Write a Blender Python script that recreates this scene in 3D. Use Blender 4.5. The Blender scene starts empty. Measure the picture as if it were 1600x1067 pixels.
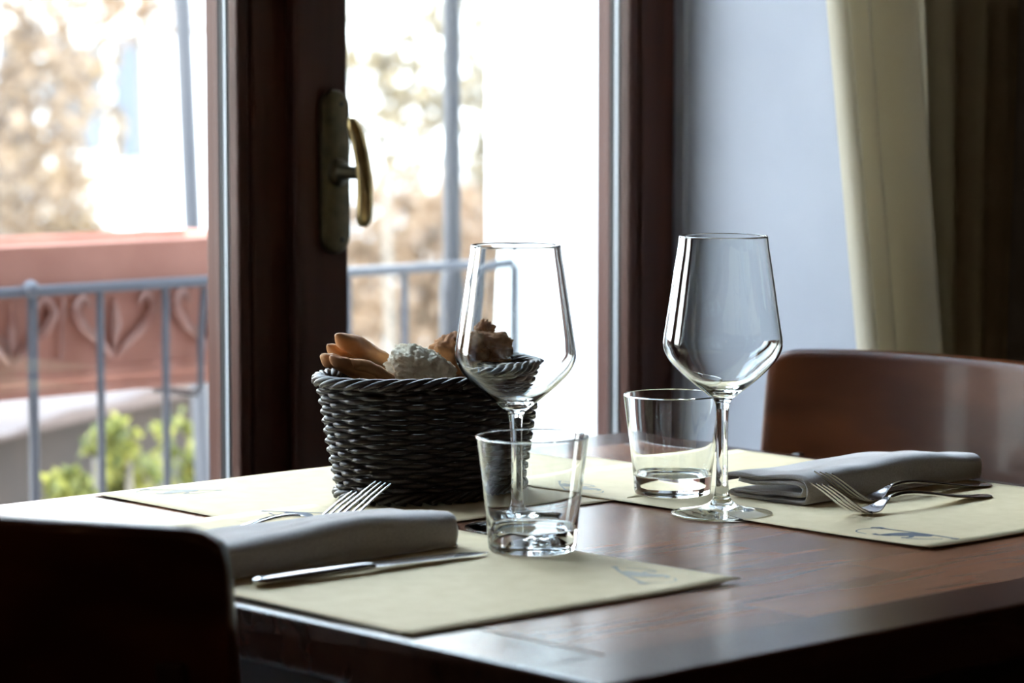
import bpy, bmesh, math, random
from mathutils import Vector, Matrix, noise
R = math.radians
sc = bpy.context.scene
col = sc.collection
random.seed(7)

# ------------------------------------------------------------------ camera
EYE = Vector((0, 0, 1.095))
FOC = 4630.0
YAW, PITCH = R(47.6), math.atan((533.5 - 105) / FOC)
cam = bpy.data.cameras.new('camera'); camo = bpy.data.objects.new('camera', cam); col.objects.link(camo)
cam.lens = FOC / 1600 * 36; cam.sensor_width = 36
camo.location = EYE; camo.rotation_euler = (R(90) - PITCH, 0, YAW - R(90))
cam.dof.use_dof = True; cam.dof.focus_distance = 2.33; cam.dof.aperture_fstop = 6.5
cam.clip_start = 0.05; cam.clip_end = 200
sc.camera = camo
FW = Vector((math.cos(YAW) * math.cos(PITCH), math.sin(YAW) * math.cos(PITCH), -math.sin(PITCH)))
RT = Vector((math.sin(YAW), -math.cos(YAW), 0)); UP = RT.cross(FW)
def at(px, py, d):                      # point at depth d (far background placement)
    return EYE + (FW + RT * ((px - 800) / FOC) - UP * ((py - 533.5) / FOC)) * d

# ------------------------------------------------------------------ world, sun, lamps, exposure
w = bpy.data.worlds.new('sky'); sc.world = w; w.use_nodes = True
nt = w.node_tree; nt.nodes.clear()
wo = nt.nodes.new('ShaderNodeOutputWorld'); bg = nt.nodes.new('ShaderNodeBackground')
tc = nt.nodes.new('ShaderNodeTexCoord'); sp = nt.nodes.new('ShaderNodeSeparateXYZ'); cr = nt.nodes.new('ShaderNodeValToRGB')
nt.links.new(tc.outputs['Generated'], sp.inputs[0]); nt.links.new(sp.outputs['Z'], cr.inputs[0])
cr.color_ramp.elements[0].position = 0.0; cr.color_ramp.elements[0].color = (1.0, 0.985, 0.96, 1)
cr.color_ramp.elements[1].position = 0.7; cr.color_ramp.elements[1].color = (0.66, 0.80, 1.0, 1)
nt.links.new(cr.outputs[0], bg.inputs[0]); bg.inputs[1].default_value = 10.0
nt.links.new(bg.outputs[0], wo.inputs[0])

def light(name, kind, loc, energy, color, size=0.3, direction=None):
    l = bpy.data.lights.new(name, kind); l.energy = energy; l.color = color
    if kind == 'SUN': l.angle = R(2)
    elif kind == 'POINT': l.shadow_soft_size = size
    o = bpy.data.objects.new(name, l); col.objects.link(o); o.location = loc
    if direction: o.rotation_euler = Vector(direction).to_track_quat('-Z', 'Y').to_euler()
    return o
light('sun', 'SUN', (0, 0, 6), 3.0, (1, .93, .82), direction=(0.8, 0.55, -0.75))
light('ceiling_lamp', 'POINT', (-1.2, -0.6, 2.3), 4, (1, .66, .33), 0.05)
light('ceiling_lamp', 'POINT', (0.9, -1.7, 2.3), 4, (1, .66, .33), 0.05)
light('ceiling_lamp', 'POINT', (-2.2, 1.0, 2.3), 4, (1, .66, .33), 0.05)

sc.view_settings.view_transform = 'Standard'; sc.view_settings.look = 'None'
sc.view_settings.exposure = 0.60; sc.view_settings.gamma = 1.0; sc.view_settings.use_curve_mapping = False
cy = sc.cycles
cy.use_denoising = True; cy.max_bounces = 16; cy.transmission_bounces = 14; cy.transparent_max_bounces = 16
cy.glossy_bounces = 8; cy.diffuse_bounces = 5; cy.caustics_refractive = True; cy.caustics_reflective = True
cy.sample_clamp_indirect = 20

# ------------------------------------------------------------------ materials
def mat(name, base=(.5, .5, .5), rough=.5, **kw):
    m = bpy.data.materials.new(name); m.use_nodes = True
    b = m.node_tree.nodes['Principled BSDF']
    b.inputs['Base Color'].default_value = (*base, 1); b.inputs['Roughness'].default_value = rough
    for k, v in kw.items():
        b.inputs[k.replace('_', ' ')].default_value = v
    return m
def tex(m, kind='noise', c1=(0, 0, 0), c2=(1, 1, 1), scale=(1, 1, 1), p0=.35, p1=.65, detail=5, tscale=5, bump=0, dist=0, rough=None, coord='Object', bdist=.001):
    nt = m.node_tree; N = nt.nodes; L = nt.links; b = N['Principled BSDF']
    tc = N.new('ShaderNodeTexCoord'); mp = N.new('ShaderNodeMapping'); mp.inputs['Scale'].default_value = scale
    L.new(tc.outputs[coord], mp.inputs[0])
    if kind == 'wave':
        t = N.new('ShaderNodeTexWave'); t.inputs['Scale'].default_value = tscale; t.inputs['Distortion'].default_value = dist
        t.inputs['Detail'].default_value = detail; t.inputs['Detail Scale'].default_value = 1.5
        out = t.outputs['Fac']
    elif kind == 'voronoi':
        t = N.new('ShaderNodeTexVoronoi'); t.inputs['Scale'].default_value = tscale; out = t.outputs['Distance']
    else:
        t = N.new('ShaderNodeTexNoise'); t.inputs['Scale'].default_value = tscale; t.inputs['Detail'].default_value = detail
        t.inputs['Distortion'].default_value = dist; out = t.outputs['Fac']
    L.new(mp.outputs[0], t.inputs['Vector'])
    r = N.new('ShaderNodeValToRGB'); r.color_ramp.elements[0].position = p0; r.color_ramp.elements[1].position = p1
    r.color_ramp.elements[0].color = (*c1, 1); r.color_ramp.elements[1].color = (*c2, 1)
    L.new(out, r.inputs[0]); L.new(r.outputs[0], b.inputs['Base Color'])
    if bump:
        bp = N.new('ShaderNodeBump'); bp.inputs['Strength'].default_value = bump; bp.inputs['Distance'].default_value = bdist
        L.new(out, bp.inputs['Height']); L.new(bp.outputs[0], b.inputs['Normal'])
    return m

M = {}
M['table'] = tex(mat('varnished_table_wood', rough=.25, Specular_IOR_Level=.38), 'noise', (.21, .096, .056), (.31, .148, .090), (1.6, 14, 14), .25, .75, 3, 2.4)
def planks(m, base_scale=(1, 1, 1)):
    nt = m.node_tree; N = nt.nodes; L = nt.links; b = N['Principled BSDF']
    src = b.inputs['Base Color'].links[0].from_socket
    tc = N.new('ShaderNodeTexCoord'); br = N.new('ShaderNodeTexBrick')
    br.inputs['Color1'].default_value = (.76, .74, .74, 1); br.inputs['Color2'].default_value = (1.08, 1.05, 1.0, 1); br.inputs['Mortar'].default_value = (.72, .70, .68, 1)
    br.inputs['Scale'].default_value = 1; br.inputs['Mortar Size'].default_value = .0006; br.inputs['Brick Width'].default_value = .34; br.inputs['Row Height'].default_value = .058
    L.new(tc.outputs['Object'], br.inputs['Vector'])
    mx = N.new('ShaderNodeMix'); mx.data_type = 'RGBA'; mx.blend_type = 'MULTIPLY'; mx.inputs[0].default_value = 1
    L.new(src, mx.inputs[6]); L.new(br.outputs['Color'], mx.inputs[7]); L.new(mx.outputs[2], b.inputs['Base Color'])
planks(M['table'])
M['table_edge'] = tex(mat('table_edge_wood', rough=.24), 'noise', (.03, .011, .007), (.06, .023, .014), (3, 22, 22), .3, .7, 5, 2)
M['dark_wood'] = tex(mat('dark_stained_wood', rough=.30), 'noise', (.018, .008, .005), (.035, .014, .008), (20, 20, 2), .3, .7, 4, 2)
M['chair_wood'] = tex(mat('varnished_chair_wood', rough=.34, Specular_IOR_Level=.12, Coat_Weight=.10, Coat_Roughness=.08), 'wave', (.042, .011, .0035), (.085, .024, .0075), (3.0, 1.2, 4.5), .0, 1, 3, 1.6, dist=9)
M['frame_wood'] = tex(mat('mahogany_window_wood', rough=.5, Specular_IOR_Level=.22), 'noise', (.036, .012, .008), (.062, .021, .013), (25, 25, 1.5), .3, .7, 5, 2)
M['spacer'] = mat('aluminium_spacer', (.55, .58, .62), .5, Metallic=.3)
M['seal'] = mat('black_rubber_seal', (.012, .014, .016), .6)
M['brass'] = tex(mat('aged_brass', rough=.28, Metallic=1.0), 'noise', (.30, .22, .10), (.48, .36, .18), (8, 8, 8), .3, .7, 4, 10)
M['brass_dull'] = tex(mat('tarnished_brass_plate', rough=.45, Metallic=.9), 'noise', (.065, .055, .033), (.11, .09, .055), (8, 8, 8), .3, .7, 4, 10)
M['steel'] = mat('polished_steel', (.62, .62, .64), .13, Metallic=1.0)
M['wicker'] = mat('dark_brown_wicker', (.013, .008, .0075), .40)
M['paper'] = tex(mat('cream_paper', rough=.75), 'noise', (.76, .615, .37), (.83, .685, .44), (1, 1, 1), .3, .7, 6, 60, bump=.15, bdist=.0003)
M['ink'] = mat('grey_blue_ink', (.10, .12, .16), .7)
M['ink_pale'] = mat('pale_grey_ink', (.40, .38, .32), .7)
M['napkin'] = tex(mat('grey_linen', rough=.9, Sheen_Weight=.9, Sheen_Roughness=.4, Sheen_Tint=(.95, .95, 1, 1)), 'noise', (.27, .245, .225), (.34, .31, .29), (700, 700, 700), .3, .7, 2, 1, bump=.3, bdist=.0004)
M['crust'] = tex(mat('bread_crust', rough=.8), 'noise', (.22, .085, .03), (.50, .25, .10), (1, 1, 1), .3, .7, 8, 70, bump=.8, bdist=.002)
M['crumb'] = tex(mat('bread_crumb', rough=.9), 'noise', (.62, .50, .33), (1.0, .93, .76), (1, 1, 1), .3, .55, 8, 130, bump=.8, bdist=.002)
M['stick'] = tex(mat('golden_breadstick', rough=.6), 'noise', (.40, .16, .055), (.62, .32, .13), (1, 1, 1), .3, .7, 6, 45, bump=.3, bdist=.001)
M['wall'] = tex(mat('pale_blue_grey_plaster', rough=.85), 'noise', (.37, .395, .455), (.395, .42, .48), (1, 1, 1), .3, .7, 4, 12, bump=.05, bdist=.002)
M['room_wall'] = mat('warm_room_plaster', (.10, .062, .040), .9)
M['floor'] = tex(mat('room_floor_wood', rough=.7), 'noise', (.045, .024, .014), (.08, .042, .024), (2, 14, 1), .3, .7, 4, 3)
M['white_wall'] = mat('white_outdoor_plaster', (.82, .84, .84), .9)
M['rail'] = mat('grey_painted_iron', (.095, .098, .115), .5)
M['pole'] = mat('galvanised_pole', (.055, .056, .066), .55)
M['terracotta'] = tex(mat('terracotta', rough=.85), 'noise', (.40, .17, .12), (.50, .23, .165), (1, 1, 1), .3, .7, 5, 14)
M['terracotta_worn'] = tex(mat('worn_terracotta_relief', rough=.9), 'noise', (.34, .15, .11), (.58, .38, .33), (1, 1, 1), .35, .75, 5, 22)
M['soil'] = mat('potting_soil', (.04, .025, .015), .95)
M['coping'] = tex(mat('pink_stone_coping', rough=.9), 'noise', (.055, .036, .032), (.085, .06, .053), (1, 1, 1), .3, .7, 5, 6)
M['brown_stone'] = tex(mat('brown_garden_stone', rough=.9), 'noise', (.008, .004, .003), (.022, .012, .008), (1, 1, 1), .3, .7, 5, 5)
M['ground'] = tex(mat('leaf_strewn_ground', rough=.95), 'noise', (.05, .036, .022), (.11, .08, .05), (1, 1, 1), .3, .7, 6, 2)
M['facade'] = mat('whitewashed_facade', (.75, .77, .80), .9)
M['shutter'] = mat('blue_grey_shutter', (.09, .105, .13), .7)
M['facade_glass'] = mat('dark_window_glass', (.10, .13, .17), .3)
M['bark'] = mat('grey_bark', (.17, .15, .13), .9)
M['deck'] = mat('balcony_tiles', (.42, .36, .32), .8)

def leafmat(name, c1, c2):
    m = mat(name, c1, .7)
    nt = m.node_tree; N = nt.nodes; L = nt.links; b = N['Principled BSDF']
    g = N.new('ShaderNodeNewGeometry'); r = N.new('ShaderNodeValToRGB')
    r.color_ramp.elements[0].color = (*c1, 1); r.color_ramp.elements[1].color = (*c2, 1)
    L.new(g.outputs['Random Per Island'], r.inputs[0]); L.new(r.outputs[0], b.inputs['Base Color'])
    tr = N.new('ShaderNodeBsdfTranslucent'); L.new(r.outputs[0], tr.inputs[0])
    mx = N.new('ShaderNodeMixShader'); mx.inputs[0].default_value = .4
    L.new(b.outputs[0], mx.inputs[1]); L.new(tr.outputs[0], mx.inputs[2]); L.new(mx.outputs[0], N['Material Output'].inputs[0])
    return m
M['leaf_gold'] = leafmat('golden_leaves', (.13, .085, .05), (.36, .25, .14))
M['leaf_tan'] = leafmat('tan_leaves', (.12, .085, .06), (.36, .26, .18))
M['leaf_peach'] = leafmat('peach_leaves', (.17, .11, .07), (.34, .23, .15))
M['leaf_olive'] = leafmat('olive_gold_leaves', (.08, .062, .035), (.26, .20, .12))
M['leaf_green'] = leafmat('yellow_green_leaves', (.05, .07, .015), (.30, .28, .06))

# drinking glass
m = bpy.data.materials.new('clear_glass'); m.use_nodes = True; N = m.node_tree.nodes; N.clear()
g = N.new('ShaderNodeBsdfGlass'); g.inputs['IOR'].default_value = 1.5; g.inputs['Roughness'].default_value = 0; g.inputs['Color'].default_value = (.985, .995, .995, 1)
o = N.new('ShaderNodeOutputMaterial'); m.node_tree.links.new(g.outputs[0], o.inputs[0]); M['glass'] = m
# window pane: thin sheet glass
m = bpy.data.materials.new('window_glass'); m.use_nodes = True; N = m.node_tree.nodes; L = m.node_tree.links; N.clear()
t = N.new('ShaderNodeBsdfTransparent'); t.inputs[0].default_value = (.97, .985, .98, 1)
g = N.new('ShaderNodeBsdfGlossy'); g.inputs['Roughness'].default_value = 0.0
lw = N.new('ShaderNodeLayerWeight'); lw.inputs[0].default_value = .5
pw = N.new('ShaderNodeMath'); pw.operation = 'POWER'; pw.inputs[1].default_value = 5
ml = N.new('ShaderNodeMath'); ml.operation = 'MULTIPLY_ADD'; ml.inputs[1].default_value = .9; ml.inputs[2].default_value = .03
L.new(lw.outputs['Facing'], pw.inputs[0]); L.new(pw.outputs[0], ml.inputs[0])
mx = N.new('ShaderNodeMixShader'); L.new(ml.outputs[0], mx.inputs[0]); L.new(t.outputs[0], mx.inputs[1]); L.new(g.outputs[0], mx.inputs[2])
o = N.new('ShaderNodeOutputMaterial'); L.new(mx.outputs[0], o.inputs[0]); M['pane'] = m
# curtain cloth: translucent weave
m = mat('cream_curtain_cloth', (.66, .61, .50), .9, Sheen_Weight=.2)
N = m.node_tree.nodes; L = m.node_tree.links; b = N['Principled BSDF']
tr = N.new('ShaderNodeBsdfTranslucent'); tr.inputs[0].default_value = (.68, .64, .54, 1)
mx = N.new('ShaderNodeMixShader'); mx.inputs[0].default_value = .42
L.new(b.outputs[0], mx.inputs[1]); L.new(tr.outputs[0], mx.inputs[2]); L.new(mx.outputs[0], N['Material Output'].inputs[0])
M['curtain'] = m

# ------------------------------------------------------------------ mesh helpers
def obj(name, bm, m, parent=None, smooth=True, loc=None, rotz=0, bevel=0, bseg=2, subsurf=0, autosmooth=True):
    me = bpy.data.meshes.new(name)
    bmesh.ops.recalc_face_normals(bm, faces=bm.faces); bm.to_mesh(me); bm.free()
    o = bpy.data.objects.new(name, me); col.objects.link(o)
    me.materials.append(m)
    for p in me.polygons: p.use_smooth = smooth
    if smooth and autosmooth: me.set_sharp_from_angle(angle=R(40))
    if parent: o.parent = parent
    if loc: o.location = loc
    o.rotation_euler = (0, 0, rotz)
    if bevel:
        b = o.modifiers.new('bevel', 'BEVEL'); b.width = bevel; b.segments = bseg; b.limit_method = 'ANGLE'
    if subsurf:
        s = o.modifiers.new('sub', 'SUBSURF'); s.levels = s.render_levels = subsurf
    return o
def tag(o, label=None, cat=None, group=None, kind=None):
    if label: o['label'] = label
    if cat: o['category'] = cat
    if group: o['group'] = group
    if kind: o['kind'] = kind
    return o
def thing(name, label, cat, loc=(0, 0, 0), rotz=0, group=None):
    o = bpy.data.objects.new(name, None); col.objects.link(o); o.location = loc; o.rotation_euler = (0, 0, rotz)
    o.empty_display_size = .05
    return tag(o, label, cat, group)
def struct_root(name, label=None):
    o = bpy.data.objects.new(name, None); col.objects.link(o); o.empty_display_size = .05
    return tag(o, label, kind='structure')
def box(bm, x0, x1, y0, y1, z0, z1):
    v = [bm.verts.new((x, y, z)) for x in (x0, x1) for y in (y0, y1) for z in (z0, z1)]
    for f in ((0, 1, 3, 2), (4, 6, 7, 5), (0, 4, 5, 1), (2, 3, 7, 6), (0, 2, 6, 4), (1, 5, 7, 3)):
        bm.faces.new([v[i] for i in f])
def loft(bm, rings, cap=True, closed=True):
    vs = [[bm.verts.new(p) for p in r] for r in rings]; n = len(rings[0])
    for a, b in zip(vs, vs[1:]):
        for i in range(n if closed else n - 1):
            j = (i + 1) % n; bm.faces.new((a[i], a[j], b[j], b[i]))
    if cap and closed:
        bm.faces.new(vs[0][::-1]); bm.faces.new(vs[-1])
    return vs
def lathe(bm, prof, seg=64, close=True):       # prof: list of (r, z); r 0 ends become poles
    rings = []
    for r, z in prof:
        if r < 1e-6: rings.append([bm.verts.new((0, 0, z))])
        else: rings.append([bm.verts.new((r * math.cos(2 * math.pi * i / seg), r * math.sin(2 * math.pi * i / seg), z)) for i in range(seg)])
    for a, b in zip(rings, rings[1:]):
        for i in range(seg):
            j = (i + 1) % seg
            if len(a) == 1: bm.faces.new((a[0], b[j], b[i]))
            elif len(b) == 1: bm.faces.new((a[i], a[j], b[0]))
            else: bm.faces.new((a[i], a[j], b[j], b[i]))
def smooth_prof(pts, sub=6):                     # Catmull-Rom
    out = []
    P = [pts[0]] + list(pts) + [pts[-1]]
    for i in range(1, len(P) - 2):
        for k in range(sub):
            t = k / sub; a, b, c, d = P[i - 1], P[i], P[i + 1], P[i + 2]
            out.append(tuple(.5 * ((2 * b[j]) + (-a[j] + c[j]) * t + (2 * a[j] - 5 * b[j] + 4 * c[j] - d[j]) * t * t + (-a[j] + 3 * b[j] - 3 * c[j] + d[j]) * t ** 3) for j in range(len(b))))
    out.append(tuple(pts[-1])); return out
def tube(bm, pts, r, seg=8, closed=False):
    pts = [Vector(p) for p in pts]; n = len(pts)
    rad = r if callable(r) else (lambda t: r)
    rings = []; prev = None
    for i, p in enumerate(pts):
        a = pts[(i - 1) % n] if (closed or i > 0) else p; b = pts[(i + 1) % n] if (closed or i < n - 1) else p
        t = (b - a).normalized()
        ref = Vector((0, 0, 1)) if abs(t.z) < .9 else Vector((1, 0, 0))
        if prev is None: u = t.cross(ref).normalized()
        else:
            u = (prev - t * prev.dot(t)).normalized()
        prev = u; v = t.cross(u)
        rr = rad(i / max(1, n - 1))
        rings.append([bm.verts.new(p + u * (rr * math.cos(2 * math.pi * k / seg)) + v * (rr * math.sin(2 * math.pi * k / seg))) for k in range(seg)])
    m = n if closed else n - 1
    for i in range(m):
        a, b = rings[i], rings[(i + 1) % n]
        # match seam for the closing pair
        off = 0
        if closed and i == n - 1:
            off = min(range(seg), key=lambda o: (a[0].co - b[o].co).length)
        for k in range(seg):
            bm.faces.new((a[k], a[(k + 1) % seg], b[(k + 1 + off) % seg], b[(k + off) % seg]))
    if not closed:
        bm.faces.new(rings[0][::-1]); bm.faces.new(rings[-1])

# ------------------------------------------------------------------ the room shell
ZT = .75
GL, GR_ = .88, 2.35       # window niche from left to right
YW, YS = 2.00, 2.30       # room face of the wall, inner face of the sashes
def shell(name, m, *boxes, **k):
    bm = bmesh.new()
    for b in boxes: box(bm, *b)
    return tag(obj(name, bm, m, smooth=False, **k), kind='structure')
shell('floor', M['floor'], (-3.6, 4.6, -3.6, 2.36, -.1, 0))
shell('ceiling', M['room_wall'], (-3.6, 4.6, -3.6, 2.36, 2.8, 2.9))
shell('wall_left', M['room_wall'], (-3.7, -3.6, -3.6, 2.36, 0, 2.8))
shell('wall_right', M['room_wall'], (4.6, 4.7, -3.6, 2.36, 0, 2.8))
shell('wall_front', M['room_wall'], (-3.6, 4.6, -3.7, -3.6, 0, 2.8))
# window wall: thick wall on both sides of the niche, lintel above
shell('wall_back', M['wall'], (-3.6, GL, YW, 2.42, 0, 2.8), (GR_, 4.6, YW, 2.42, 0, 2.8), (GL, GR_, YW, 2.42, 2.32, 2.8))
shell('trim_1', M['wall'], (GR_ - .006, GR_, YS - .014, YS - .002, 0, 2.32))

# ------------------------------------------------------------------ window leaves
def frame_rect(bm, x0, x1, z0, z1, gx0, gx1, gz0, gz1, y0, y1):
    box(bm, x0, gx0, y0, y1, z0, z1); box(bm, gx1, x1, y0, y1, z0, z1)
    box(bm, gx0, gx1, y0, y1, z0, gz0); box(bm, gx0, gx1, y0, y1, gz1, z1)
def window(name, x0, x1, gx0, gx1, y=YS, label=None):
    root = struct_root(name, label)
    z0, z1, gz0, gz1 = .01, 2.32, .60, 2.20
    bm = bmesh.new()
    frame_rect(bm, x0, x1, z0, z1, gx0 - .016, gx1 + .016, gz0 - .016, gz1 + .016, y, YS + .055)       # main stiles and rails
    obj('sash_frame', bm, M['frame_wood'], root, smooth=False, bevel=.0025)
    bm = bmesh.new()                                                                                  # glazing bead, a thin groove off the stile
    frame_rect(bm, gx0 - .0145, gx1 + .0145, gz0 - .0145, gz1 + .0145, gx0, gx1, gz0, gz1, YS + .001, YS + .017)
    obj('glazing_bead', bm, M['frame_wood'], root, smooth=False, bevel=.003)
    bm = bmesh.new()
    frame_rect(bm, gx0 - .016, gx1 + .016, gz0 - .016, gz1 + .016, gx0 - .001, gx1 + .001, gz0, gz1, YS + .0335, YS + .055)
    obj('outer_rebate', bm, M['frame_wood'], root, smooth=False, bevel=.002)
    bm = bmesh.new()
    frame_rect(bm, gx0 - .016, gx1 + .016, gz0 - .016, gz1 + .016, gx0 - .002, gx1 + .002, gz0 - .002, gz1 + .002, YS + .0215, YS + .0268)
    obj('glass_spacer', bm, M['spacer'], root, smooth=False)
    bm = bmesh.new()
    for ya, yb in ((.0172, .0182), (.0206, .0215), (.0268, .0300), (.0325, .0333)):
        frame_rect(bm, gx0 - .012, gx1 + .012, gz0 - .012, gz1 + .012, gx0 - .0005, gx1 + .0005, gz0, gz1, YS + ya, YS + yb)
    obj('rubber_seal', bm, M['seal'], root, smooth=False)
    for ya in (.0184, .0302):
        bm = bmesh.new(); box(bm, gx0 - .01, gx1 + .01, YS + ya, YS + ya + .0020, gz0 - .01, gz1 + .01)
        obj('glass_pane', bm, M['pane'], root, smooth=False)
    return root
window('window_1', 1.335, 1.8095, 1.415, 1.742, label='left glazed leaf of the wooden window')
w2 = window('window_2', 1.8105, 2.344, 1.873, 2.275, label='right glazed leaf of the wooden window, brass handle on its stile')
window('fill_window', .89, 1.334, .97, 1.255, label='unseen window leaf added for fill light at the left end of the niche')  # extra leaf out of view, added so more daylight reaches the mats
# overlapping meeting strip on the handle side of the right leaf
bm = bmesh.new(); box(bm, 1.800, 1.866, YS - .016, YS + .001, .02, 2.31)
obj('meeting_strip', bm, M['frame_wood'], w2, smooth=False, bevel=.004)
# handle
def stadium(w, h, n=14):
    r = w / 2; pts = []
    for i in range(n + 1): a = math.pi * i / n; pts.append((r * math.cos(a), h / 2 - r + r * math.sin(a)))
    for i in range(n + 1): a = math.pi + math.pi * i / n; pts.append((r * math.cos(a), -h / 2 + r + r * math.sin(a)))
    return pts
HX, HZ, HY = 1.846, .992, YS - .016
bm = bmesh.new()
loft(bm, [[(HX + x * s, HY - dy, HZ + z * s2) for x, z in stadium(.036, .162)] for s, s2, dy in ((1, 1, 0), (1, 1, .0035), (.93, .985, .006), (.80, .955, .0072))])
hp = obj('handle_plate', bm, M['brass_dull'], w2)
for zz in (-.067, .067):
    bm = bmesh.new()
    pr = [(0, .0012), (.0022, .0010), (.0030, .0002), (.0030, 0)]
    lathe(bm, pr[::-1], 20)
    s = obj('screw', bm, M['seal'], hp); s.rotation_euler = (R(90), 0, 0); s.location = (HX + .006, HY - .0066, HZ + zz)
bm = bmesh.new()
prof = [(.0, 0), (.0135, 0), (.0135, .004), (.012, .006), (.0085, .008), (.0068, .014), (.0066, .030), (.0075, .040), (.0, .046)]
lathe(bm, prof, 28)
nk = obj('handle_neck', bm, M['brass_dull'], w2); nk.rotation_euler = (R(90), 0, R(0)); nk.location = (HX, HY - .006, HZ)
bm = bmesh.new(); rings = []
for i in range(21):
    t = i / 20; z = .055 - .108 * t
    yo = HY - .047 - .003 * math.sin(math.pi * t) + .006 * (1 - t) ** 3
    xo = HX - .006 + .010 * t - .016 * (t - .5) ** 2
    wv = .0092 * (1 - (2 * t - 1) ** 12 * .5) * (.92 + .10 * t)
    rings.append([(xo + wv * math.cos(2 * math.pi * k / 14), yo + wv * .8 * math.sin(2 * math.pi * k / 14), HZ + z) for k in range(14)])
loft(bm, rings)
obj('handle_lever', bm, M['brass'], w2, subsurf=1)

# ------------------------------------------------------------------ table
TX0, TX1, TY0, TY1 = 1.141, 1.962, 1.173, 1.994
t = thing('dining_table', 'square varnished reddish-brown wooden dining table laid for two beside the window', 'table', ((TX0 + TX1) / 2, (TY0 + TY1) / 2, 0))
tx, ty = t.location.x, t.location.y
hx, hy = (TX1 - TX0) / 2, (TY1 - TY0) / 2
BW = .062
bm = bmesh.new(); box(bm, -hx + BW, hx - BW, -hy + BW, hy - BW, ZT - .030, ZT)
obj('tabletop', bm, M['table'], t, smooth=False)
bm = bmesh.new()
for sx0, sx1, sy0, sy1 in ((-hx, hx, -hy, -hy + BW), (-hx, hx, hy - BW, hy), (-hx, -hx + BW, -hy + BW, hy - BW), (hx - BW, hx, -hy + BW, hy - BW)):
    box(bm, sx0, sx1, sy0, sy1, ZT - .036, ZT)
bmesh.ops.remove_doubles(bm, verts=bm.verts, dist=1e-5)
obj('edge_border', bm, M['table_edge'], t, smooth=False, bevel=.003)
bm = bmesh.new()
i = .05
for b in ((-hx + i, hx - i, -hy + i, -hy + i + .022), (-hx + i, hx - i, hy - i - .022, hy - i), (-hx + i, -hx + i + .022, -hy + i + .022, hy - i - .022), (hx - i - .022, hx - i, -hy + i + .022, hy - i - .022)):
    box(bm, *b, ZT - .125, ZT - .036)
obj('apron', bm, M['dark_wood'], t, smooth=False)
for sx in (-1, 1):
    for sy in (-1, 1):
        bm = bmesh.new()
        cx, cy_ = sx * (hx - .085), sy * (hy - .085)
        loft(bm, [[(cx + a * s, cy_ + b * s, z) for a, b in ((-.03, -.03), (.03, -.03), (.03, .03), (-.03, .03))] for z, s in ((0, .65), (ZT - .15, 1), (ZT - .037, 1))])
        obj('leg', bm, M['dark_wood'], t, smooth=False)

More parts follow.
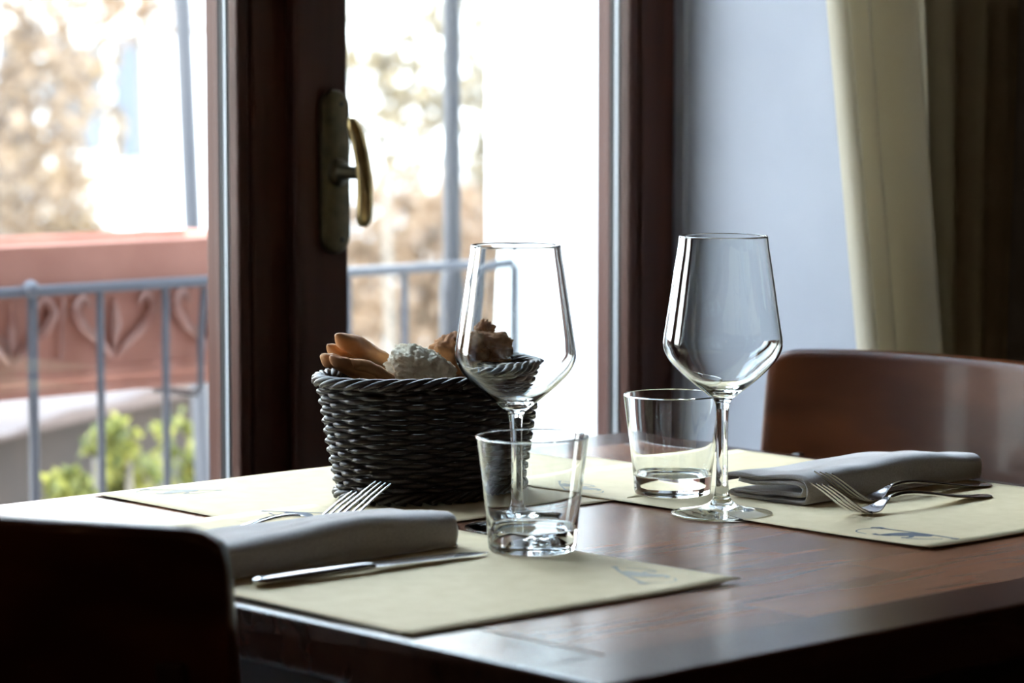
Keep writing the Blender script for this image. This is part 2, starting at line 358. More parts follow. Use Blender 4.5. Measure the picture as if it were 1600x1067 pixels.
# ------------------------------------------------------------------ paper place mats
def mat_sheet(name, label, cx, cy_, lx, ly, z, rot=0, emblems=(), curl=.0007, corner=None):
    o = thing(name, label, 'placemat', (cx, cy_, z), rot, 'paper place mats on the table')
    nx = ny = 26
    def zf(x, y):
        ex = min(lx / 2 - abs(x), ly / 2 - abs(y))
        v = curl * max(0, 1 - ex / .03) ** 2 + .0002 * math.sin(x * 30 + y * 17)
        if corner:
            d = math.hypot(x - corner[0] * lx / 2, y - corner[1] * ly / 2); v += .0012 * max(0, 1 - d / .12) ** 2
        return v + .0002
    bm = bmesh.new()
    for dz, flip in ((0, 0), (.00025, 1)):
        g = [[bm.verts.new(((i / nx - .5) * lx, (j / ny - .5) * ly, zf((i / nx - .5) * lx, (j / ny - .5) * ly) + dz)) for j in range(ny + 1)] for i in range(nx + 1)]
        for i in range(nx):
            for j in range(ny): bm.faces.new((g[i][j], g[i + 1][j], g[i + 1][j + 1], g[i][j + 1]))
        if dz == 0: g0 = g
    rim0 = [g0[i][0] for i in range(nx)] + [g0[nx][j] for j in range(ny)] + [g0[i][ny] for i in range(nx, 0, -1)] + [g0[0][j] for j in range(ny, 0, -1)]
    rim1 = [g[i][0] for i in range(nx)] + [g[nx][j] for j in range(ny)] + [g[i][ny] for i in range(nx, 0, -1)] + [g[0][j] for j in range(ny, 0, -1)]
    for k in range(len(rim0)):
        q = (k + 1) % len(rim0); bm.faces.new((rim0[k], rim0[q], rim1[q], rim1[k]))
    obj('paper_sheet', bm, M['paper'], o, autosmooth=False)
    for ex, ey, ang, flip, ink, sc_ in emblems:
        bm = bmesh.new()
        ca, sa = math.cos(ang), math.sin(ang)
        def q(u, v):
            u *= sc_; v *= sc_ * flip * 1.5
            x, y = ex + u * ca - v * sa, ey + u * sa + v * ca
            return (x, y, zf(x, y) + .00045)
        def stroke(pts, wd):
            pts = smooth_prof(pts, 5); n = len(pts); L_ = []; R_ = []
            for i, (u, v) in enumerate(pts):
                a = pts[max(0, i - 1)]; b = pts[min(n - 1, i + 1)]
                dx, dy = b[0] - a[0], b[1] - a[1]; l = math.hypot(dx, dy) or 1
                w_ = (wd(i / (n - 1)) if callable(wd) else wd) / 2
                L_.append(bm.verts.new(q(u - dy / l * w_, v + dx / l * w_))); R_.append(bm.verts.new(q(u + dy / l * w_, v - dx / l * w_)))
            for i in range(n - 1): bm.faces.new((L_[i], L_[i + 1], R_[i + 1], R_[i]))
        # a long slanting shaft with a knob, a dark leaping figure below it and a hooped line
        stroke([(-.045, .008), (-.02, .007), (.01, .005), (.036, .001)], .0020)
        stroke([(-.048, .006), (-.043, .009), (-.037, .007)], .0035)
        stroke([(.030, .0015), (.036, .0015)], .0035)
        stroke([(-.022, -.011), (-.014, -.004), (-.004, .0), (.012, .002)], lambda t: .004 + .009 * math.sin(math.pi * t))
        stroke([(-.014, -.010), (-.024, -.012), (-.030, -.010)], .003)
        stroke([(-.004, -.002), (.002, -.008), (-.002, -.013)], .0035)
        stroke([(-.040, .006), (-.050, -.001), (-.046, -.010), (-.034, -.013)], .0011)
        stroke([(.002, -.013), (.014, -.010), (.026, -.003)], .0014)
        obj('printed_emblem', bm, ink, o, smooth=False)
    return o
# far mat lies lowest, the two side mats overlap its ends
mat_sheet('place_mat', 'cream paper mat along the window edge, under the bread basket', 1.579, 1.828, .455, .308, ZT + .0003, R(0), [(-.160, .120, R(-37), 1, M['ink_pale'], .8)])
mat_sheet('place_mat', 'cream paper mat under left napkin, knife and tumbler, nearest the camera', 1.2985, 1.5835, .289, .467, ZT + .0009, R(-.5), [(.105, .205, R(120), -1, M['ink'], .8), (.110, -.165, R(70), 1, M['ink_pale'], .85)], corner=(1, -1))
mat_sheet('place_mat', 'cream paper mat under right napkin, overlapping forks and right tumbler', 1.786, 1.583, .300, .472, ZT + .0009, R(0), [(-.108, -.188, R(-82), 1, M['ink'], .95), (-.118, .165, R(60), 1, M['ink_pale'], .8)], corner=(-1, -1))
ZM = ZT + .0016

# ------------------------------------------------------------------ glasses
def wine_glass_mesh(bm):
    out = [(.0385, .0), (.0388, .0008), (.0375, .0016), (.028, .0032), (.016, .0058), (.008, .0105), (.0055, .018), (.0046, .030), (.0044, .055), (.0046, .076), (.0062, .0865), (.0125, .0925),
           (.022, .1000), (.032, .1088), (.0405, .1180), (.0448, .1265), (.0453, .1335), (.0436, .1450), (.0406, .165), (.0374, .187), (.0346, .2045), (.0338, .2125)]
    inn = [(.0330, .2125), (.0338, .2045), (.0366, .187), (.0398, .165), (.0428, .1450), (.0444, .1335), (.0438, .1270), (.0395, .1188), (.031, .1100), (.021, .1018), (.0105, .0958), (0, .0938)]
    o = smooth_prof(out, 4); i = smooth_prof(inn, 4)
    i[-1] = (0, i[-1][1])
    prof = [(0, .0012)] + [(.010, .0010), (.034, .0002)] + o + [(.0334, .2130)] + i
    lathe(bm, prof, 96)
def wine_glass(x, y, label, z=ZT, s=1.0):
    bm = bmesh.new(); wine_glass_mesh(bm)
    o = obj('wine_glass', bm, M['glass'], loc=(x, y, z), autosmooth=False); o.scale = (s, s, s)
    tag(o, label, 'wine glass', 'wine glasses on the table'); return o
wine_glass(1.650, 1.5665, 'stemmed wine glass at the right, beside the grey napkin, standing on the mat edge', ZM - .0006, 1.012)
wine_glass(1.488, 1.6255, 'stemmed wine glass in front of the bread basket, on bare wood', ZT + .0003, 1.0)
def tumbler(x, y, label, z, s):
    bm = bmesh.new()
    o_ = [(.0290, 0), (.0306, .0008), (.0314, .003), (.0322, .012), (.0340, .030), (.0372, .056), (.0402, .0790), (.0406, .0815)]
    i_ = [(.0394, .0820), (.0390, .0800), (.0360, .056), (.0326, .030), (.0305, .0185), (.0290, .0160), (.018, .0152), (0, .0150)]
    prof = [(0, .0010), (.020, .0008), (.0265, .0003)] + smooth_prof(o_, 4) + [(.0401, .0823)] + smooth_prof(i_, 4)
    prof[-1] = (0, prof[-1][1])
    lathe(bm, prof, 96)
    o = obj('tumbler', bm, M['glass'], loc=(x, y, z), autosmooth=False); o.scale = (s, s, s)
    tag(o, label, 'water glass', 'straight-sided tumblers on the table')
tumbler(1.424, 1.538, 'clear tumbler in front of the left wine glass, beside knife tip', ZM, 1.0)
tumbler(1.698, 1.667, 'clear tumbler behind the stem of the right wine glass', ZM, .985)

# ------------------------------------------------------------------ cutlery
def cs_ring(c, hw, th, n=10, tilt=0):
    """flattened oval section in the local YZ plane"""
    return [(c[0] - math.sin(tilt) * th * math.sin(2 * math.pi * k / n), c[1] + hw * math.cos(2 * math.pi * k / n), c[2] + th * math.sin(2 * math.pi * k / n)) for k in range(n)]
def make_fork(label, loc, rotz, bank=0):
    root = thing('dinner_fork', label, 'fork', loc, rotz, 'steel dinner forks')
    # x runs from the tine tips (0) to the handle end (.200)
    zc = smooth_prof([(0, .0300), (.012, .0235), (.024, .0160), (.036, .0088), (.048, .0036), (.058, .0026), (.068, .0062), (.080, .0118), (.095, .0140), (.120, .0115), (.150, .0062), (.180, .0028), (.200, .0020)], 6)
    def z(x):
        for a, b in zip(zc, zc[1:]):
            if a[0] <= x <= b[0] + 1e-9: return a[1] + (b[1] - a[1]) * (x - a[0]) / max(1e-9, b[0] - a[0])
        return zc[-1][1]
    bm = bmesh.new()
    for k in range(4):
        yk = (k - 1.5) * .0065; rings = []
        for i in range(13):
            x = .050 * i / 12; f = x / .05
            hw = .0008 + .0011 * min(1, f * 2.0)
            rings.append(cs_ring((x, yk * (.93 + .07 * f), z(x)), hw, .0008 + .0003 * f, 8))
        loft(bm, rings)
    rings = []
    for x, hw in ((.0475, .0112), (.050, .0117), (.056, .0115), (.062, .0100), (.068, .0068), (.074, .0042), (.080, .0034)):
        # slightly dished
        rings.append([(x, hw * math.cos(a), z(x) + (.0011 * math.sin(a)) + .0016 * (math.cos(a)) ** 2 * (hw / .0117)) for a in [2 * math.pi * q / 14 for q in range(14)]])
    loft(bm, rings)
    obj('fork_head', bm, M['steel'], root, subsurf=1)
    bm = bmesh.new(); rings = []
    for x, hw, th in ((.079, .0034, .0014), (.090, .0031, .0017), (.105, .0033, .0017), (.125, .0046, .0016), (.150, .0068, .0014), (.170, .0088, .0013), (.185, .0098, .0012), (.194, .0090, .0011), (.199, .0060, .0010), (.2005, .0020, .0007)):
        rings.append(cs_ring((x, 0, z(min(x, .1999))), hw, th, 12))
    loft(bm, rings)
    obj('handle', bm, M['steel'], root, subsurf=1)
    return root
make_fork('steel fork on the right mat, nearer the camera, in front of the other', (1.674, 1.488, ZM - .001), R(-1.0))
f = make_fork('steel fork on the right mat lying against the grey napkin', (1.724, 1.5295, ZM - .001), R(-1.5))
make_fork('steel fork behind the left napkin, tines nearest the basket', (1.436, 1.717, ZM - .0008), R(179))
make_fork('steel fork behind the left napkin, its tines the further left', (1.387, 1.6865, ZM - .0008), R(177))
k = thing('table_knife', 'steel table knife lying on the near mat in front of the left napkin', 'knife', (1.181, 1.5475, ZM), R(-2.4))
bm = bmesh.new(); rings = []
for x, hw, th, zz in ((0, .003, .0015, .0040), (.002, .0065, .0030, .0040), (.006, .0082, .0036, .0040), (.03, .0080, .0036, .0041), (.07, .0066, .0033, .0043), (.092, .0055, .0030, .0045), (.098, .0058, .0026, .0043), (.100, .0050, .0018, .0042)):
    rings.append(cs_ring((x, 0, zz), hw, th, 14))
loft(bm, rings); obj('handle', bm, M['steel'], k, subsurf=1)
bm = bmesh.new(); rings = []
for x, y0, y1, th in ((.099, -.0045, .0045, .0012), (.108, -.0052, .0075, .0011), (.12, -.0055, .0088, .0010), (.15, -.0055, .0092, .0009), (.175, -.0052, .0082, .0008), (.192, -.0040, .0048, .0007), (.2015, -.0010, .0002, .0004)):
    zz = .0042 - (x - .1) * .018
    rings.append([(x, y0, zz), (x, (y0 + y1) / 2, zz + th), (x, y1, zz + th), (x, y1, zz - th), (x, (y0 + y1) / 2, zz - th)])
loft(bm, rings); obj('blade', bm, M['steel'], k)

# ------------------------------------------------------------------ folded napkins
def make_napkin(label, loc, rotz, Lx, W, H, seed, open_end=True):
    """Cloth folded in layers and rolled over; x = length, y from -W (front) to 0 (back)"""
    th = .0015
    k = H / .021
    P = [(-.010, .0146), (-.030, .0138), (-.052, .0152), (-W + .012, .0160), (-W + .0052, .0138), (-W + .0045, .0100), (-W + .008, .0072), (-.052, .0076), (-.030, .0058), (-.010, .0060), (-.003, .0044), (-.002, .0028), (-.010, .0017),
         (-.045, .0016), (-W + .009, .0017), (-W + .0015, .0042), (-W - .0003, .0105), (-W + .0016, .0168), (-W + .010, .0199), (-.055, .0200), (-.030, .0180), (-.010, .0182), (.002, .0165), (.003, .012)]
    path = smooth_prof(P, 5)
    n = len(path); nrm = []
    for i in range(n):
        a = path[max(0, i - 1)]; b = path[min(n - 1, i + 1)]; dx, dz = b[0] - a[0], b[1] - a[1]; l = math.hypot(dx, dz) or 1
        nrm.append((-dz / l, dx / l))
    ring = [(p[0] + q[0] * th, p[1] + q[1] * th) for p, q in zip(path, nrm)] + [(p[0] - q[0] * th, p[1] - q[1] * th) for p, q in zip(path[::-1], nrm[::-1])]
    bm = bmesh.new(); rings = []; NX = 44
    for i in range(NX + 1):
        t = i / NX; x = Lx * t
        e = max(0, (t - .94) / .06); endz = math.sqrt(max(0, 1 - e * e)) * .55 + .45 if e > 0 else 1
        e2 = 1 - .07 * e * e
        hgt = k * (1.10 + .14 * math.sin(math.pi * min(1, t * .95 + .05)) ** 2 * (1 if t < .99 else 1)) * endz
        r = []
        for y, z in ring:
            fy = -y / W
            zz = z * hgt
            up = zz / (H * 1.2)
            zz += up * (.0030 * noise.noise(Vector((x * 22, y * 20, seed))) + .0016 * math.sin(x * 26 + seed + fy * 2))
            zz *= (1 - .22 * (1 - fy) * (.4 + .6 * t))
            xo = x + .0025 * noise.noise(Vector((y * 30, z * 60, seed + 5))) * (1 - t) * 2 - .010 * max(0, fy - .88) / .12 * e
            yy = (y + W / 2) * e2 - W / 2 + .0012 * noise.noise(Vector((x * 15, z * 50, seed + 9)))
            r.append((xo, yy, max(.0003, zz)))
        rings.append(r)
    loft(bm, rings)
    o = obj('folded_napkin', bm, M['napkin'], loc=loc, rotz=rotz, autosmooth=False)
    return tag(o, label, 'napkin', 'folded grey linen napkins')
make_napkin('grey folded napkin at the right, fold ends showing, beside the two overlapping forks', (1.722, 1.627, ZM), R(1.5), .235, .083, .0215, 3.1)
make_napkin('grey folded napkin on the left, with the knife in front of it', (1.165, 1.657, ZM), R(.5), .232, .083, .0235, 8.4)

# ------------------------------------------------------------------ bread basket
BX, BY = 1.552, 1.797
BA, BB, BH = .1000, .0700, .1000
bk = thing('bread_basket', 'oval dark brown wicker basket holding bread, on the window-side mat', 'basket', (BX, BY, ZM))
def brad(z):                                    # scale of the oval at height z
    t = z / BH
    return .80 + .20 * t ** .85
def bpt(a, z, off=0):
    s = brad(z); x, y = BA * s * math.cos(a), BB * s * math.sin(a)
    nx, ny = math.cos(a) / BA, math.sin(a) / BB; l = math.hypot(nx, ny)
    # softly squared oval, rim dips a little at mid side
    return Vector((x + nx / l * off, y + ny / l * off, z))
# angle table equal by arc length
def arc_angles(n):
    K = 2000; acc = [0]; pr = (BA, 0)
    for i in range(1, K + 1):
        a = 2 * math.pi * i / K; p = (BA * math.cos(a), BB * math.sin(a)); acc.append(acc[-1] + math.hypot(p[0] - pr[0], p[1] - pr[1])); pr = p
    out = []; j = 0
    for i in range(n):
        d = acc[-1] * i / n
        while acc[j + 1] < d: j += 1
        out.append(2 * math.pi * (j + (d - acc[j]) / (acc[j + 1] - acc[j])) / K)
    return out
NS = 30
AA = arc_angles(NS * 8)
bm = bmesh.new()
rows = 21
for r_ in range(rows):
    z = .0125 + r_ * (BH - .009 - .0125) / (rows - 1)
    pts = []
    for i, a in enumerate(AA):
        ph = math.pi * i / 8 + (math.pi if r_ % 2 else 0)
        pts.append(bpt(a, z + .0003 * math.sin(i * .11 + r_ * 2.1), -.0012 + .0031 * math.cos(ph) + .0002 * math.sin(r_ * 3.7)))
    tube(bm, pts, .00232, 10, closed=True)
obj('woven_side', bm, M['wicker'], bk, autosmooth=False)
bm = bmesh.new()
for i in range(NS):
    a = AA[i * 8 + 4] if False else AA[i * 8]
    a2 = AA[i * 8 + 4]
    for aa in (a2,):
        tube(bm, [bpt(aa, .006 + k * (BH - .010) / 6, -.0016) for k in range(7)], .0013, 6)
obj('upright_canes', bm, M['wicker'], bk, autosmooth=False)
def braid(name, z0, dz, n, wd, rad_, span, base_off=0.0):
    bm = bmesh.new(); A = arc_angles(n * 4)
    for i in range(n):
        pts = []
        for k in range(13):
            t = k / 12; idx = i * 4 + t * span * 4
            j = int(idx) % (n * 4); f = idx - int(idx)
            a0 = A[j]; a1 = A[(j + 1) % (n * 4)]
            if a1 < a0: a1 += 2 * math.pi
            a = a0 + (a1 - a0) * f
            th = math.pi * (1.15 - 1.5 * t)         # outside low -> over the top -> inside
            pts.append(bpt(a, z0 + dz * math.sin(th * 1.0) , base_off + wd * -math.cos(th)))
        tube(bm, pts, lambda t: rad_ * (1 - .35 * (2 * t - 1) ** 4), 8)
    return obj(name, bm, M['wicker'], bk, autosmooth=False)
braid('braided_rim', BH - .0045, .0042, 40, .0050, .0026, 4.2)
bm = bmesh.new(); tube(bm, [bpt(a, BH - .0048, 0) for a in AA[::2]], .0034, 8, closed=True); obj('rim_core', bm, M['wicker'], bk, autosmooth=False)
braid('braided_foot', .0045, .0040, 34, .0040, .0024, 3.6, .001)
bm = bmesh.new()
for j in range(9):
    s = .97 - j * .11
    tube(bm, [Vector((BA * .8 * s * math.cos(a), BB * .8 * s * math.sin(a), .006 + .001 * math.cos(i * math.pi / 4 + j))) for i, a in enumerate(AA[::4])], .0030, 6, closed=True)
obj('woven_base', bm, M['wicker'], bk, autosmooth=False)

# bread: world positions inside the basket
def bread_lump(name, label, cat, loc, dims, rot, m, seed, rough=.25, group=None, square=2.4, grain=.06, crust=None, flat=1.0):
    bm = bmesh.new(); bmesh.ops.create_icosphere(bm, subdivisions=5, radius=1)
    for v in bm.verts:
        c = v.co.normalized()
        l = (abs(c.x) ** square + abs(c.y) ** square + abs(c.z) ** square) ** (1 / square)
        p = Vector((c.x / l, c.y / l, c.z / l))
        n = noise.fractal(p * 2.2 + Vector((seed, 0, 0)), .8, 2.1, 5) * rough + noise.noise(p * 9 + Vector((seed, 3, 0))) * rough * .18
        p *= 1 + n + grain * noise.noise(p * 22 + Vector((seed, 7, 0))) + grain * 1.1 * noise.noise(p * 48)
        v.co = Vector((p.x * dims[0], p.y * dims[1], p.z * dims[2]))
    o = obj(name, bm, m, loc=loc, autosmooth=False); o.rotation_euler = rot
    return tag(o, label, cat, group)
def breadstick(label, p0, p1, w_, seed, tipy=1.0, bend=.004):
    p0, p1 = Vector(p0), Vector(p1); d = p1 - p0; L = d.length; dn = d.normalized()
    u = dn.cross(Vector((0, 0, 1))).normalized(); v = u.cross(dn)
    bm = bmesh.new(); rings = []
    for i in range(41):
        t = i / 40
        tp = min(1, (t / .16)) ** .55 * min(1, ((1 - t) / .12)) ** .5 if 0 < t < 1 else .06
        c = p0 + d * t + v * (bend * math.sin(math.pi * t) + .0025 * (1 - min(1, t / .12)) * tipy)
        r = []
        for k in range(20):
            a = 2 * math.pi * k / 20
            rr = w_ * max(.06, tp) * (1 + .16 * noise.noise(Vector((t * 7, math.cos(a) * 1.5, math.sin(a) * 1.5 + seed))))
            # lengthwise crease on the top
            rr *= 1 - .16 * math.exp(-((a - math.pi / 2 - .2) / .28) ** 2)
            r.append(c + u * rr * math.cos(a) + v * rr * .80 * math.sin(a))
        rings.append(r)
    loft(bm, rings)
    return tag(obj('breadstick', bm, M['stick'], autosmooth=False), label, 'breadstick', 'pointed breadsticks in the basket')
def bp(px, py, dy):
    """point seen at (px,py) in the vertical plane Y = dy"""
    d = FW + RT * ((px - 800) / FOC) - UP * ((py - 533.5) / FOC)
    return EYE + d * ((dy - EYE.y) / d.y)
breadstick('pointed breadstick lying topmost across the others', bp(524, 527, 1.845), bp(628, 592, 1.865), .0095, 1.0, bend=.004)
breadstick('breadstick behind and under the topmost one', bp(510, 543, 1.868), bp(600, 600, 1.872), .0080, 2.0)
breadstick('lowest breadstick, its tip furthest left over the rim', bp(499, 559, 1.846), bp(580, 600, 1.836), .0078, 3.0)
breadstick('breadstick just right of the lowest one, along the front', bp(513, 561, 1.832), bp(594, 605, 1.822), .0066, 4.0)
breadstick('short breadstick next to the white bread, low at the rim', bp(543, 566, 1.826), bp(618, 604, 1.815), .0068, 5.0)
bread_lump('bread_chunk', 'torn piece of white bread, pale crumb facing out', 'bread', bp(657, 581, 1.812), (.0265, .015, .0180), (R(6), R(20), R(-42)), M['crumb'], 6.3, .13, square=2.8, grain=.10)
cr_ = bread_lump('bread_slice', 'brown-crusted bread slice behind the white bread, left of the wine glass', 'bread', bp(716, 560, 1.820), (.022, .012, .019), (R(0), R(-14), R(-42)), M['crust'], 5.1, .22, square=3)
bread_lump('bread_slice', 'dark brown slice of bread seen through the wine glass', 'bread', bp(756, 553, 1.818), (.0215, .012, .0165), (R(4), R(2), R(-36)), M['crust'], 8.8, .16, square=5)
bread_lump('bread_chunk', 'small brown piece of bread topmost of the heap', 'bread', bp(750, 523, 1.832), (.010, .009, .0115), (R(10), R(10), R(0)), M['crust'], 12.0, .4)

# ------------------------------------------------------------------ chairs
def make_chair(label, loc, rotz, H=.828, hw=.21):
    """local +x is the way the sitter faces; back panel curved around the sitter"""
    root = thing('dining_chair', label, 'chair', loc, rotz, 'wooden chairs at the table')
    bm = bmesh.new()
    NU, depth, T = 48, .052, .024
    def prof(z0, z1):
        # rounded rectangle through the thickness (x) and height (z), open as a ring
        r = .008; pts = []
        for cx_, cz, a0 in ((T - r, z1 - r, 0), (r, z1 - r, 90), (r, z0 + r, 180), (T - r, z0 + r, 270)):
            for k in range(6):
                a = R(a0 + 90 * k / 5); pts.append((cx_ + r * math.cos(a), cz + r * math.sin(a)))
        return pts
    rings = []
    us = [-1 + 2 * i / NU for i in range(NU + 1)]
    ext = [(-1.0, .0)]
    def ring(u, ins):
        y = hw * u; bx = -depth * (1 - u * u) - .012
        sl = math.atan(2 * depth * u / hw)
        tz = H - .004 * (u ** 4) - .012 * max(0, (abs(u) - .90) / .12) ** 2.5 - ins
        rr = []
        for px_, pz in prof(.50 + ins, tz):
            q = T / 2 + (px_ - T / 2) * (1 - ins / .02)
            lean = -(pz - .45) * .10
            rr.append((bx + lean + q * math.cos(sl), y - q * math.sin(sl), pz))
        return rr
    e = 5
    for i in range(e): a = R(90 * i / e); rings.append(ring(-1 - .03 + .055 * (1 - math.cos(a)) if False else -1 + .05 * (1 - math.sin(a)) * 0 - .0 + (i / e - 1) * .022, .012 * (1 - math.sin(a))))
    for u in us: rings.append(ring(u, 0))
    for i in range(1, e + 1): a = R(90 - 90 * i / e); rings.append(ring(1 + (i / e) * .022, .012 * (1 - math.sin(a))))
    loft(bm, rings)
    obj('backrest', bm, M['chair_wood'], root)
    bm = bmesh.new()
    n = 40; prof_ = []
    for i in range(n):
        a = 2 * math.pi * i / n; c, s = math.cos(a), math.sin(a)
        prof_.append((.215 + .190 * math.copysign(abs(c) ** .35, c), .190 * math.copysign(abs(s) ** .35, s)))
    loft(bm, [[(x, y, z) for x, y in prof_] for z in (.435, .462)])
    obj('seat', bm, M['dark_wood'], root, smooth=False, bevel=.006)
    bm = bmesh.new()
    for b in ((.05, .39, -.185, -.165), (.05, .39, .165, .185), (.05, .07, -.165, .165), (.37, .39, -.165, .165)): box(bm, *b, .375, .435)
    obj('seat_rail', bm, M['dark_wood'], root, smooth=False)
    for sx, sy in ((0, -1), (0, 1), (1, -1), (1, 1)):
        bm = bmesh.new()
        if sx: secs = [(0, .385, .180), (.435, .375, .172)]
        else: secs = [(0, -.05, .172), (.30, .012, .176), (.47, -.012, .176), (.62, -.030, .176), (.74, -.045, .176)]
        loft(bm, [[(x + a, sy * (y + b), z) for a, b in ((-.014, -.013), (.014, -.013), (.014, .013), (-.014, .013))] for z, x, y in secs])
        obj('leg', bm, M['dark_wood'], root, smooth=False, bevel=.003)
    return root
make_chair('dark wooden chair with its back turned, at lower left corner of the picture', (1.034, 1.62, 0), R(16), H=.824)
make_chair('reddish brown wooden chair across the table, in front of the curtain', (2.00, 1.665, 0), R(180), H=.836)

# ------------------------------------------------------------------ curtain
cu = thing('curtain', 'cream cloth curtain gathered at the right side of the window niche', 'curtain', (2.35, 1.93, 0))
bm = bmesh.new()
NX, NZ = 220, 40; g = []
FOLD = [(0, 1.925), (.006, 1.908), (.02, 1.904), (.045, 1.912), (.070, 1.926), (.080, 1.924), (.086, 1.906), (.096, 1.902), (.125, 1.912), (.155, 1.930), (.168, 1.932), (.178, 1.915), (.188, 1.888), (.203, 1.876),
        (.222, 1.884), (.26, 1.918), (.30, 1.938), (.325, 1.930), (.35, 1.936), (.41, 1.966), (.44, 1.955), (.48, 1.962), (.55, 1.981), (.61, 1.962), (.70, 1.982), (.78, 1.966), (.88, 1.984), (1, 1.984)]
FP = smooth_prof(FOLD, 6)
def fold(s):
    for a, b in zip(FP, FP[1:]):
        if a[0] <= s <= b[0] and b[0] > a[0]: return a[1] + (b[1] - a[1]) * (s - a[0]) / (b[0] - a[0])
    return FP[-1][1]
for j in range(NZ + 1):
    z = .12 + (2.55 - .12) * j / NZ
    # left hem leans right towards the floor, as if tied back low down
    dz = (1.12 - z)
    left = 2.178 + .16 * max(-.35, min(1.0, dz)) * 1.0
    left = max(2.10, left)
    right = 2.55 - .05 * max(0, dz)
    row = []
    for i in range(NX + 1):
        s = i / NX; x = left + (right - left) * (s ** 1.0)
        y = fold(s) + .003 * math.sin(2 * math.pi * 7 * s + 1.3 + dz) + .004 * math.sin(3 * dz + s * 9)
        row.append(bm.verts.new((x - 2.35, y - 1.93, z)))
    g.append(row)
for a, b in zip(g, g[1:]):
    for i in range(NX): bm.faces.new((a[i], a[i + 1], b[i + 1], b[i]))
cl = obj('cloth', bm, M['curtain'], cu, autosmooth=False)
so = cl.modifiers.new('thick', 'SOLIDIFY'); so.thickness = .0012
bm = bmesh.new(); tube(bm, [(-.25, 0, 2.56), (.40, 0, 2.56)], .012, 12); obj('curtain_rod', bm, M['dark_wood'], cu)

# ------------------------------------------------------------------ balcony
shell('balcony_floor', M['deck'], (-2, 2.74, 2.36, 3.06, -.12, -.01))
shell('outdoor_wall', M['white_wall'], (2.745, 3.10, 2.43, 3.06, -1.2, 4.0))
rr = thing('balcony_railing', 'grey painted iron railing of upright bars along the balcony edge', 'railing', (2.0, 3.0, 0))
bm = bmesh.new(); box(bm, -3.6, .735, -.009, .009, .822, .834)
# rails follow the level handrail
obj('handrail', bm, M['rail'], rr, smooth=False, bevel=.003)
bm = bmesh.new(); box(bm, -3.6, .735, -.007, .007, .10, .112); obj('bottom_rail', bm, M['rail'], rr, smooth=False)
xs = [1.961 + (i) * .0975 for i in range(-7, 9)]
for i, x in enumerate(xs):
    if abs(x - 2.63) < .05: continue
    bm = bmesh.new(); rad = .0052 if i != 7 else .0066
    tube(bm, [(x - 2, 0, .10), (x - 2, 0, .823)], rad, 10)
    obj('baluster', bm, M['rail'], rr)
bm = bmesh.new(); bmesh.ops.create_uvsphere(bm, u_segments=16, v_segments=10, radius=.011); obj('joint_knob', bm, M['rail'], rr, loc=(-.045, -.006, .831))
po = thing('awning_post', 'pale grey upright iron post with a thicker sleeve at railing height', 'post', (2.656, 3.03, 0))
bm = bmesh.new(); tube(bm, [(0, 0, -.01), (0, 0, 2.6)], .0120, 14); obj('shaft', bm, M['pole'], po)
bm = bmesh.new(); lathe(bm, [(0, .0), (.017, .0), (.017, .79), (.014, .815), (.009, .83), (0, .83)], 20); obj('sleeve', bm, M['pole'], po)
bm = bmesh.new()
a, b = at(282, -60, 4.6), at(321, 800, 4.6)
d_ = b - a; b = a + d_ * 2.0; a = a - d_ * 1.3
tube(bm, [a, b], .0140, 12)
tag(obj('leaning_pole', bm, M['pole'], loc=(0, 0, 0)), 'thin grey pole leaning slightly behind the terracotta planter', 'pole')

# planter hung outside the railing
pl = thing('planter_box', 'long terracotta planter box with leaf relief hanging outside the railing', 'planter', (1.60, 3.085, .695))
bm = bmesh.new()
PW, PL0, PL1 = .155, -.62, .715
def pbox(z0, z1, o0, o1):
    box(bm, PL0 - o0, PL1 + o0, -.06 - o0, PW - .06 + o0, z0, z1)
hw0 = [(-.050, 0.0), (-.056, .030)]
loft(bm, [[(x0, y0, z), (x1, y0, z), (x1, y1, z), (x0, y1, z)] for z, o in ((0, .0), (.018, .003), (.020, .009), (.032, .009), (.034, .004), (.135, .010), (.137, .016), (.186, .018), (.188, .012), (.170, .004), (.168, -.012)) for x0, x1, y0, y1 in ((PL0 - o, PL1 + o, -.055 - o, .095 + o),)])
obj('box_body', bm, M['terracotta'], pl, smooth=False, bevel=.002)
bm = bmesh.new(); box(bm, PL0 + .015, PL1 - .015, -.038, .078, .150, .166); obj('soil', bm, M['soil'], pl, smooth=False)
bm = bmesh.new()
n = 9
for i in range(n):
    cx_ = PL0 + (i + .5) * (PL1 - PL0) / n
    for s in (-1, 1):
        # curled leaf pair
        pts = [(cx_ + s * .004, -.066, .045), (cx_ + s * .020, -.068, .062), (cx_ + s * .045, -.069, .082), (cx_ + s * .058, -.069, .104), (cx_ + s * .046, -.068, .120), (cx_ + s * .036, -.068, .108)]
        tube(bm, smooth_prof(pts, 4), lambda t: .002 + .0045 * math.sin(math.pi * min(1, t * .9 + .08)), 8)
    tube(bm, [(cx_, -.064, .05), (cx_, -.069, .085), (cx_, -.068, .118)], lambda t: .002 + .005 * math.sin(math.pi * t), 8)
    tube(bm, [(cx_ + .070, -.066, .045), (cx_ + .073, -.069, .120)], .0018, 6)
obj('leaf_relief', bm, M['terracotta_worn'], pl)
for x in (-.35, .20, .614):
    bm = bmesh.new()
    tube(bm, [(x, -.088, .125), (x, -.080, .06), (x, -.078, .0), (x, -.070, -.010), (x, .02, -.012)], .0045, 8)
    obj('iron_bracket', bm, M['rail'], pl)

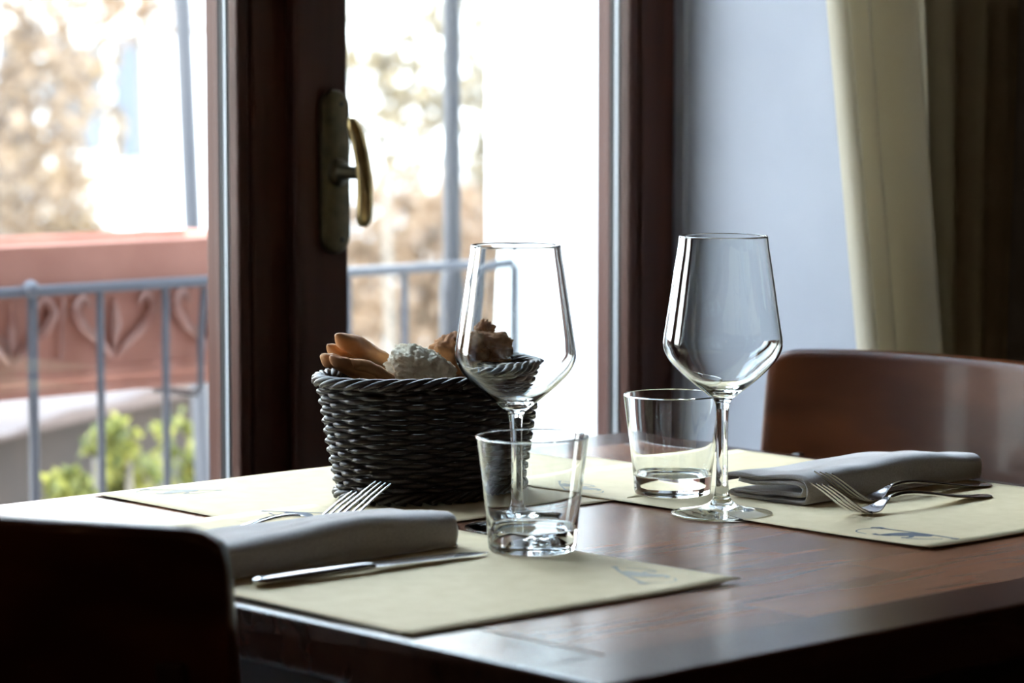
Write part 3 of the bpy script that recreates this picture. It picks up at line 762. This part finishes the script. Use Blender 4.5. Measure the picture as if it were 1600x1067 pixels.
# ------------------------------------------------------------------ garden, trees and house beyond
shell('ground', M['ground'], (-30, 60, 3.4, 60, -1.4, -1.2))
a = at(-250, 780, 4.7)
gw = thing('garden_wall', 'low brown stone wall with pale pink coping below the planter', 'wall', (a.x, a.y, -1.2), R(28))
def gbox(name, m, x0, x1, y0, y1, z0, z1, bev=.01, wav=0):
    bm = bmesh.new(); box(bm, x0, x1, y0, y1, z0, z1)
    bmesh.ops.subdivide_edges(bm, edges=[e for e in bm.edges if abs(e.verts[0].co.x - e.verts[1].co.x) > .1], cuts=24, use_grid_fill=True)
    for v in bm.verts:
        v.co.z += wav * noise.noise(Vector((v.co.x * 3, v.co.y, 0))) if v.co.z > z0 + .001 or wav > .03 else 0
    return obj(name, bm, m, gw, smooth=False, bevel=bev)
zt = 1.2 + .475
gbox('stone_body', M['brown_stone'], -1, 1.68, .05, .8, 0, zt - .025)
gbox('coping', M['coping'], -1.05, 1.75, -.02, .9, zt - .025, zt, .01, .03)

def leaves(name, m, c, rad, n, size, seed, parent=None, squash=1, cut=None):
    rnd = random.Random(seed); bm = bmesh.new()
    cl = [Vector((rnd.uniform(-1, 1), rnd.uniform(-1, 1), rnd.uniform(-1, 1))) for _ in range(max(6, n // 22))]
    for i in range(n):
        q = cl[rnd.randrange(len(cl))] + Vector((rnd.gauss(0, .13), rnd.gauss(0, .13), rnd.gauss(0, .13)))
        if q.length > 1.05: continue
        p = Vector(c) + Vector((q.x * rad[0], q.y * rad[1], q.z * rad[2]))
        s = size * rnd.uniform(.6, 1.3)
        u = Vector((rnd.gauss(0, 1), rnd.gauss(0, 1), rnd.gauss(0, 1))).normalized(); v = u.orthogonal().normalized(); w_ = u.cross(v)
        bm.faces.new([bm.verts.new(p + v * s * .6), bm.verts.new(p + w_ * s * .35 + u * s * .08), bm.verts.new(p - v * s * .6), bm.verts.new(p - w_ * s * .35 + u * s * .08)])
    return obj(name, bm, m, parent, smooth=False)
def tree(label, px, py, d, rw, rh, m, n, size, seed, cat='tree', name='tree', branches=7, gz=-1.2, grp='autumn trees beyond the balcony'):
    c = at(px, py, d)
    root = thing(name, label, cat, (c.x, c.y, gz), 0, grp)
    h = c.z - gz
    rnd = random.Random(seed * 3 + 1)
    bm = bmesh.new()
    tube(bm, [(0, 0, 0), (.03, 0, h * .5), (0, .02, h + rh * .4)], lambda t: (.02 + .004 * d) * (1 - .6 * t) * .35, 8)
    obj('trunk', bm, M['bark'], root)
    for k in range(branches):
        a = rnd.uniform(0, 6.28); z0 = h + rh * rnd.uniform(-.9, .2); bm = bmesh.new()
        r = rw * rnd.uniform(.6, 1.0)
        tube(bm, [(0, 0, z0), (math.cos(a) * r * .5, math.sin(a) * r * .5, z0 + rh * .25), (math.cos(a) * r, math.sin(a) * r, z0 + rh * rnd.uniform(.2, .6))], lambda t: .0012 * d * (1 - .7 * t), 6)
        obj('branch', bm, M['bark'], root)
    leaves('foliage', m, (0, 0, h), (rw, rw, rh), n, size, seed, root)
    return root
tree('tan-leaved tree filling the left edge of the left window pane', -10, 180, 13, .42, .75, M['leaf_tan'], 3600, .060, 11)
tree('small golden tree low at the left, above the planter', 60, 330, 15, .40, .42, M['leaf_gold'], 1500, .06, 12)
tree('peach-leaved treetop at the top of the left window pane', 215, -110, 14, .50, .55, M['leaf_peach'], 2600, .06, 13)
tree('sparse tree with bronze leaves in the middle of the left pane', 105, 130, 16, .30, .80, M['leaf_gold'], 900, .07, 14)
tree('large peach-coloured tree low behind the railing in the right pane', 640, 470, 13, .46, .60, M['leaf_peach'], 7500, .060, 15)
tree('golden tree at the right of the pale grey post', 780, 200, 15.5, .28, 1.3, M['leaf_olive'], 4200, .06, 16)
tree('thin bare-branched tree with few leaves left of the grey post', 600, 110, 11, .36, .40, M['leaf_olive'], 1500, .05, 17, branches=12)
def shrub(label, px, py, d, r, seed, m='leaf_green', n=700):
    c = at(px, py, d)
    root = thing('garden_shrub', label, 'shrub', (c.x, c.y, -1.2), 0, 'shrubs in front of the garden wall')
    h = c.z + 1.2
    for k in range(4):
        bm = bmesh.new(); a = k * 1.6 + seed
        tube(bm, [(0, 0, 0), (.05 * math.cos(a), .05 * math.sin(a), h * .6), (r * .6 * math.cos(a), r * .6 * math.sin(a), h)], .006, 6)
        obj('stem', bm, M['bark'], root)
    leaves('foliage', M[m], (0, 0, h), (r, r, r), n, .026, seed, root)
shrub('yellow-green shrub between the second and third railing bars', 190, 715, 4.9, .070, 31)
shrub('yellow-green shrub low beside the window frame', 290, 712, 5.25, .080, 32)
shrub('low green shrub at the table edge', 105, 790, 4.5, .05, 33, n=500)

a = at(600, 300, 24)
hs = thing('white_house', 'bright white house with blue-grey shutters behind the trees', 'house', (a.x, a.y, -1.2), YAW - R(90))
bm = bmesh.new(); box(bm, -7, 6, 0, 6, 0, 5.2); obj('wall', bm, M['facade'], hs, smooth=False)
bm = bmesh.new()
loft(bm, [[(x, -.5, 5.2), (x, 6.5, 5.2), (x, 3, 7.2)] for x in (-7.4, 6.4)]); obj('roof', bm, M['terracotta'], hs, smooth=False)
for px, z0, z1 in ((120, 1.55, 2.55), (-60, 1.2, 2.6)):
    x = (px - 600) / FOC * 24
    bm = bmesh.new(); box(bm, x - .30, x + .30, -.03, .02, z0, z1); wn = obj('window', bm, M['facade'], hs, smooth=False)
    bm = bmesh.new(); box(bm, x - .24, x + .24, -.04, -.028, z0 + .06, z1 - .06); obj('pane', bm, M['facade_glass'], wn, smooth=False)
    for s in (-1, 1):
        bm = bmesh.new(); box(bm, x + s * .43 - .12, x + s * .43 + .12, -.05, -.005, z0, z1); obj('shutter', bm, M['shutter'], hs, smooth=False)
